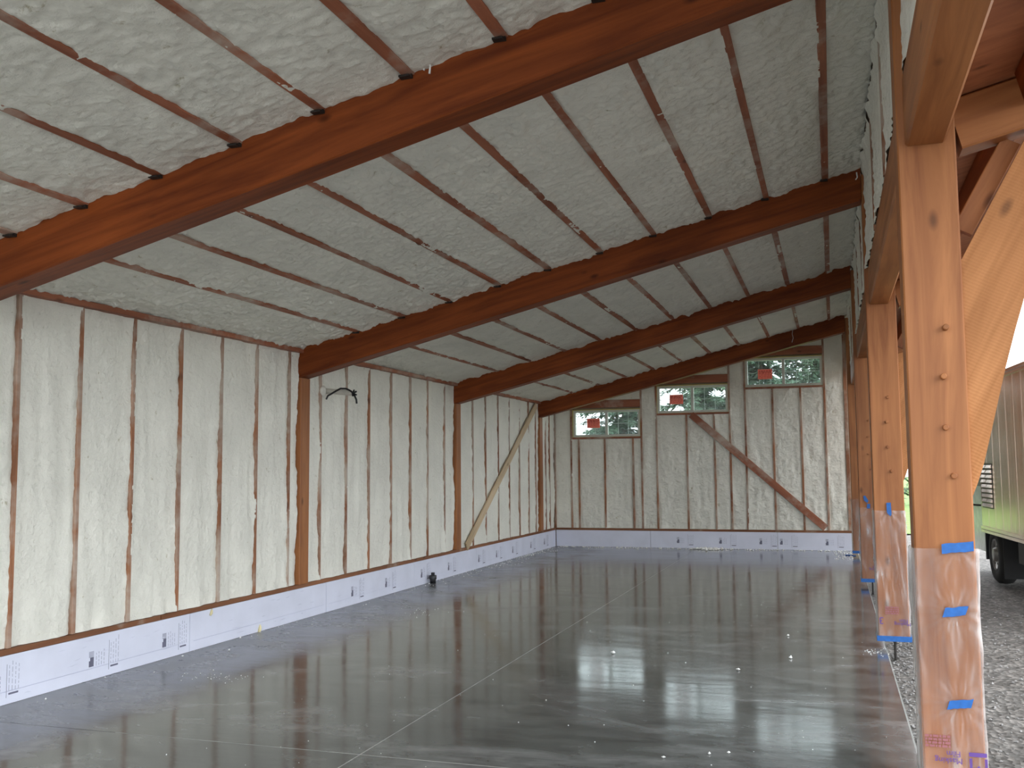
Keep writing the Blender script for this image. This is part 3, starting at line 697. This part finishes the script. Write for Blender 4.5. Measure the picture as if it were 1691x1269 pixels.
# ------------------------------------------------------------------ outer eave: rafters, arched braces, soffit
def OZ(x): return 3.01+.25*(x-.66)
OL = ['outer rafter springing from the nearest right post', 'outer rafter springing from the second right post', 'outer rafter springing from the third right post', 'outer rafter springing from the farthest right post']
AL = ['broad arched brace on the nearest right post, rising to the right', 'arched brace on the second right post', 'arched brace on the third right post', 'arched brace on the farthest right post']
un = Vector((-.25, 0, 1)).normalized()
for k, ((ya, yb), (xa, xb)) in enumerate(zip(BENT, PXS)):
    cy = (ya+yb)/2; x0 = xb+.001; dx = xb-.575
    r_ = timber('outer_rafter', (x0-.0, cy, OZ(x0)+.118), (1.80, cy, OZ(1.80)+.118), .15, .235, 'post', None, upv=(-.25, 0, 1), ch=.008)
    tag(r_, OL[k], 'beam', 'outer rafters')
    pl = [(.576, 1.44), (.60, 1.50), (.628, 1.585), (.68, 1.79), (.727, 1.98), (.777, 2.16), (.827, 2.325), (.89, 2.52), (.97, 2.71), (1.08, 2.90), (1.22, 3.07), (1.38, OZ(1.38)-.006), (.885, OZ(.885)-.006), (.576, 2.485)]
    pl = [(p+dx, q) for p, q in pl]
    # local X along the outer edge so the grain follows the brace
    ang = math.atan2(3.06-2.485, .885-.576); o0 = Vector((pl[0][0], cy, pl[0][1])); ca, sa = math.cos(ang), math.sin(ang)
    loc = [((p-o0.x)*ca+(q-o0.z)*sa, -(p-o0.x)*sa+(q-o0.z)*ca) for p, q in pl]
    mb = MB().prism(loc, 'y', -.05, .05); me = bpy.data.meshes.new('arched_brace'); me.from_pydata(mb.v, [], mb.f); me.update()
    br = link('arched_brace', me, 'brace', None, False, Matrix(((ca, 0, -sa, o0.x), (0, 1, 0, o0.y-.03), (sa, 0, ca, o0.z), (0, 0, 0, 1))))
    tag(br, AL[k], 'brace', 'arched braces')
    s_ = timber('strut', (.60+dx, cy+.05, 2.64), (.82+dx, cy+.05, 3.035), .05, .09, 'post', br, upv=(-.8, 0, .5), ch=.004)
so = struct(MB().prism([(.575, OZ(.575)+.245), (1.85, OZ(1.85)+.245), (1.85, OZ(1.85)+.275), (.575, OZ(.575)+.275)], 'y', .25, 19.6).build('soffit', 'soffit'), 'stained plywood soffit above the outer rafters')
OY = [(.25, BENT[0][0])]+[(BENT[i][1], BENT[i+1][0]) for i in range(3)]
for (a, b) in OY:
    for x in (.865, 1.35):
        timber('soffit_purlin', (x, a+.03, OZ(x)+.17), (x, b-.03, OZ(x)+.17), .06, .14, 'beam', so, upv=(-.25, 0, 1), ch=.004)

# ------------------------------------------------------------------ small things inside
cb = thing('cable_stub', 'white wrapped conduit with black cable sticking out of the left wall', 'cable', (XL, 9.84, 2.46))
cp = MB(); cp.tube([(XL-.03, 9.86, 2.475), (-5.33, 9.85, 2.465), (-5.22, 9.84, 2.455), (-5.11, 9.83, 2.435), (-5.06, 9.82, 2.425)], [.036, .030, .034, .027, .018], 10); cp.build('wrapped_conduit', 'wrap', cb, True)
MB().lathe([(.03, -.03), (.055, -.012), (.06, .004), (.03, .02)], (XL-.002, 9.80, 2.47), 'x', 12).build('foam_collar', 'foam', cb, True)
MB().tube([(-5.40, 9.83, 2.38), (-5.37, 9.81, 2.415), (-5.32, 9.80, 2.435), (-5.26, 9.795, 2.465), (-5.2, 9.79, 2.49), (-5.13, 9.79, 2.485), (-5.07, 9.79, 2.455), (-5.03, 9.79, 2.41), (-5.005, 9.79, 2.36), (-5.0, 9.79, 2.315)], .0105, 8).build('black_cable', 'black', cb, True)
tw = MB()
for d in ((.05, 0, .02), (.055, -.01, -.02), (.03, -.02, .035), (.02, -.03, -.03)): tw.tube([(-5.05, 9.785, 2.43), (-5.05+d[0], 9.785+d[1], 2.43+d[2])], [.012, .010], 6)
tw.build('cable_tie_knot', 'black', cb)

ps = thing('pipe_stub', 'black capped pipe stub standing on the floor by the white boards', 'pipe', (-5.345, 12.80, 0))
MB().lathe([(.042, 0), (.042, .10)], (-5.345, 12.80, 0), 'z', 18).build('pipe', 'black', ps, True)
MB().lathe([(.05, .055), (.052, .06), (.052, .105), (.048, .11), (.035, .112)], (-5.345, 12.80, 0), 'z', 18).build('coupling', 'black', ps, True)
MB().box((-5.365, 12.78, .108), (-5.325, 12.82, .148)).build('cap_lug', 'black', ps)

rnd = random.Random(11); cr = MB()
def crumb(x, y, r):
    vs = []
    for (dx, dy, dz) in ((1,0,.5),(0,1,.5),(-1,0,.5),(0,-1,.5),(.1,.1,1.3),(0,0,0)):
        s_ = r*rnd.uniform(.6, 1.2); vs.append((x+dx*s_, y+dy*s_, max(0.0002, dz*s_)))
    cr.add(vs, [(0,1,4),(1,2,4),(2,3,4),(3,0,4),(1,0,5),(2,1,5),(3,2,5),(0,3,5)])
for x, y, r in ((-1.83, 8.36, .022), (-.75, 7.94, .022), (-.38, 8.54, .018), (-.45, 9.65, .016), (-.7, 5.61, .014), (-.6, 5.66, .012), (-.93, 5.47, .012)): crumb(x, y, r)
for i in range(260): crumb(XL+.022+abs(rnd.gauss(0, .10))*1.2, rnd.choice([rnd.uniform(13.5, 19.3), rnd.uniform(15, 18.5), rnd.uniform(5, 19)]), rnd.uniform(.004, .014))
for i in range(260): crumb(rnd.uniform(-5.3, .25), YF-.04-abs(rnd.gauss(0, .16)), rnd.uniform(.006, .02))
for i in range(150): crumb(rnd.gauss(-2.3, .16), YF-.05-abs(rnd.gauss(0, .14)), rnd.uniform(.012, .034))
for i in range(90): crumb(.28-abs(rnd.gauss(0, .16)), rnd.uniform(17.6, 19.3), rnd.uniform(.005, .015))
for i in range(140): crumb(rnd.uniform(-3.6, .3), 4.6+rnd.random()**1.5*9, rnd.uniform(.002, .0055))
for i in range(40): crumb(rnd.gauss(-4.55, .14), rnd.gauss(6.6, .1), rnd.uniform(.003, .007))
for i in range(30): crumb(rnd.gauss(-4.45, .18), rnd.gauss(10.2, .2), rnd.uniform(.003, .008))
for i in range(30): crumb(rnd.gauss(.27, .05), rnd.gauss(9.0, .1), rnd.uniform(.003, .007))
o = cr.build('foam_crumbs', 'foamwhite'); o['kind'] = 'stuff'; tag(o, 'white foam crumbs scattered on the concrete floor', 'debris')
o = MB().prism([(.16, 18.55), (.30, 18.42), (.34, 18.47), (.24, 18.58), (.19, 18.62)], 'z', .0005, .012).build('tape_scrap', 'tape'); tag(o, 'crumpled blue tape scrap on the floor at the far right', 'tape')

# ------------------------------------------------------------------ box truck parked outside
TR = Matrix.Translation((2.13, 15.2, -.1)) @ Matrix.Rotation(math.radians(90+4.0), 4, 'Z')   # local x forward, y to the left side
tk = thing('box_truck', 'aluminium box truck parked outside on the gravel', 'truck', (0, 0, 0)); tk.matrix_basis = TR
def tpart(mb, name, mat, parent=None, smooth=False):
    me = bpy.data.meshes.new(name); me.from_pydata(mb.v, [], mb.f); me.update()
    return link(name, me, mat, parent or tk, smooth, TR.copy())
B0, B1, BZ0, BZ1, BW = -4.1, .80, .72, 2.92, 2.2
body = tpart(MB().box((B0, -BW, BZ0), (B1, -.0, BZ1)), 'box_body', 'skin')
for i in range(11):
    x = B0+.25+i*.42
    if x < B1-.05: tpart(MB().box((x-.004, 0, BZ0+.07), (x+.012, .0016, BZ1-.08)), 'panel_lap', 'skin', body)
tpart(MB().box((B0-.01, -.02, BZ1-.075), (B1+.01, .018, BZ1+.01)), 'top_rail', 'skin', body)
tpart(MB().box((B0-.01, -.02, BZ0-.02), (B1+.01, .018, BZ0+.07)), 'bottom_rail', 'skin', body)
rv = MB()
for i in range(90):
    x = B0+.04+i*.054
    if x < B1:
        for z in (BZ0+.025, BZ1-.035): rv.lathe([(.008, 0), (.005, .004)], (x, .018, z), 'y', 6)
r = tpart(rv, 'rivets', 'steel', body); r['kind'] = 'stuff'
v0, v1, vz0, vz1 = .02, .70, 1.06, 1.70
vent = tpart(MB().box((v0, .0035, vz0), (v1, .006, vz1)), 'vent_grille', 'black', body)
for c in range(2):
    for j in range(9):
        xa, xb_ = v0+.02+c*.34, v0+.32+c*.34; z = vz0+.02+j*.069
        tpart(MB().prism([(.006, z), (.006, z+.045), (.03, z+.004), (.03, z)], 'x', xa, xb_), 'louvre', 'skin', body)
cab = tpart(MB().prism([(.95, .35), (2.5, .35), (2.55, 1.15), (2.2, 1.3), (1.75, 2.05), (.95, 2.1)], 'y', -1.95, -.18), 'cab', 'cabwhite')
tpart(MB().prism([(1.3, 1.35), (2.0, 1.35), (1.72, 1.95), (1.3, 1.97)], 'y', -.183, -.172), 'cab_window', 'black', cab)
tpart(MB().box((1.70, .12, 1.10), (1.78, .30, 1.62)), 'mirror', 'black', cab)
tpart(MB().tube([(1.74, -.20, 1.7), (1.74, .18, 1.66)], .015), 'mirror_arm', 'dark', cab); tpart(MB().tube([(1.74, -.2, 1.05), (1.74, .18, 1.08)], .015), 'mirror_arm', 'dark', cab)
tpart(MB().box((B0, -1.5, .45), (2.2, -.7, .71)), 'chassis', 'dark')
tpart(MB().box((-2.4, -.6, .38), (-.7, -.12, .70)), 'side_tank', 'dark')
tpart(MB().box((.78, -.35, .30), (.82, -.03, .70)), 'mud_flap', 'black')
tpart(MB().box((-.20, -.30, .12), (-.17, -.05, .70)), 'mud_flap', 'rubber')
for x in (.30, -3.1):
    wl_ = tpart(MB().lathe([(.22, -.26), (.36, -.26), (.40, -.22), (.41, -.14), (.40, -.06), (.36, -.02), (.24, -.02), (.22, -.05)], (x, -.02, .41), 'y', 28), 'tyre', 'rubber', None, True)
    rim = tpart(MB().lathe([(.225, -.04), (.22, -.02), (.17, -.07), (.10, -.05), (.09, -.005), (.03, -.0)], (x, -.02, .41), 'y', 24), 'wheel_rim', 'steel', wl_, True)
    nb = MB()
    for i in range(6): nb.lathe([(.018, 0), (.014, .03)], (x+.14*math.cos(i*1.047), -.085, .41+.14*math.sin(i*1.047)), 'y', 6)
    tpart(nb, 'wheel_nuts', 'dark', rim)['kind'] = 'stuff'

# ------------------------------------------------------------------ trees behind the building
def conifer(seed, H, R, dens):
    rnd = random.Random(seed); t = MB(); t.tube([(0, 0, -.3), (.05, 0, H*.4), (0, .05, H*.98)], [H*.018+.05, H*.012+.03, .02], 8)
    br = MB(); lf = MB(); nb = int(dens*H)
    for i in range(nb):
        f = (i+rnd.random())/nb; z = H*(.04+.95*f); L = R*(1-f)**.65*rnd.uniform(.65, 1.1)+.25; a = rnd.uniform(0, 6.283); dr = rnd.uniform(.15, .4)
        ca, sa = math.cos(a), math.sin(a); n = max(4, int(L*7)); pts = []
        for j in range(n+1):
            s = j/n; pts.append(Vector((ca*L*s, sa*L*s, z+L*(.12*s-dr*s*s))))
        br.tube(pts[::max(1, n//3)], .018, 3)
        for j in range(1, n+1):
            p = pts[j]
            for q in range(6):
                sd = rnd.choice((-1, 1)); l = rnd.uniform(.22, .5)*(1.1-.45*j/n); aa = a+sd*rnd.uniform(.25, 1.3)
                d = Vector((math.cos(aa), math.sin(aa), rnd.uniform(-.75, .12))).normalized(); sdv = d.cross(Vector((0, 0, 1))).normalized()*l*.2
                b = p+Vector((rnd.uniform(-.1, .1), rnd.uniform(-.1, .1), rnd.uniform(-.08, .08)))
                e = b+d*l; mdp = b+d*l*.45; upn = Vector((0, 0, .035))
                lf.add([b, mdp+sdv, e, mdp-sdv, mdp+upn], [(0, 1, 4), (1, 2, 4), (2, 3, 4), (3, 0, 4)])
    return t, br, lf
protos = []
for sd, H, R, de, mt in ((1, 7.0, 3.0, 26, 'leafA'), (2, 7.8, 3.0, 24, 'leafB')):
    t, b, l = conifer(sd, H, R, de); ms = []
    for mb, nm, mm_ in ((t, 'trunk', 'bark'), (b, 'branches', 'bark'), (l, 'foliage', mt)):
        me = bpy.data.meshes.new(nm); me.from_pydata(mb.v, [], mb.f); me.update(); me.materials.append(M[mm_]); ms.append((nm, me))
    protos.append(ms)
TS = [(-8.6, 42, 0, 1.0, 0.2, 'conifer seen in the right half of the lowest window'), (-4.9, 40, 1, .95, 1.4, 'conifer filling the middle window'), (-2.6, 41, 0, 1.12, 2.6, 'conifer at the left of the highest window'), (-.2, 42, 1, 1.08, 3.1, 'conifer at the right of the highest window'),
      (10.5, 48, 1, 1.0, .7, 'conifer above the roof line of the truck'), (14.5, 44, 0, .9, 2, 'conifer at the right edge beyond the truck'), (6.3, 62, 1, .8, 4, 'distant conifer behind the yard')]
for (x, y, k, s, rz, lab) in TS:
    t = thing('conifer_tree', lab, 'tree', (0, 0, 0), 'conifers behind the building')
    t.matrix_basis = Matrix.Translation((x, y, 0)) @ Matrix.Rotation(rz, 4, 'Z') @ Matrix.Scale(s, 4)
    for nm, me in protos[k]:
        o = bpy.data.objects.new(nm, me); COL.objects.link(o); o.parent = t
        if nm != 'trunk': o['kind'] = 'stuff'
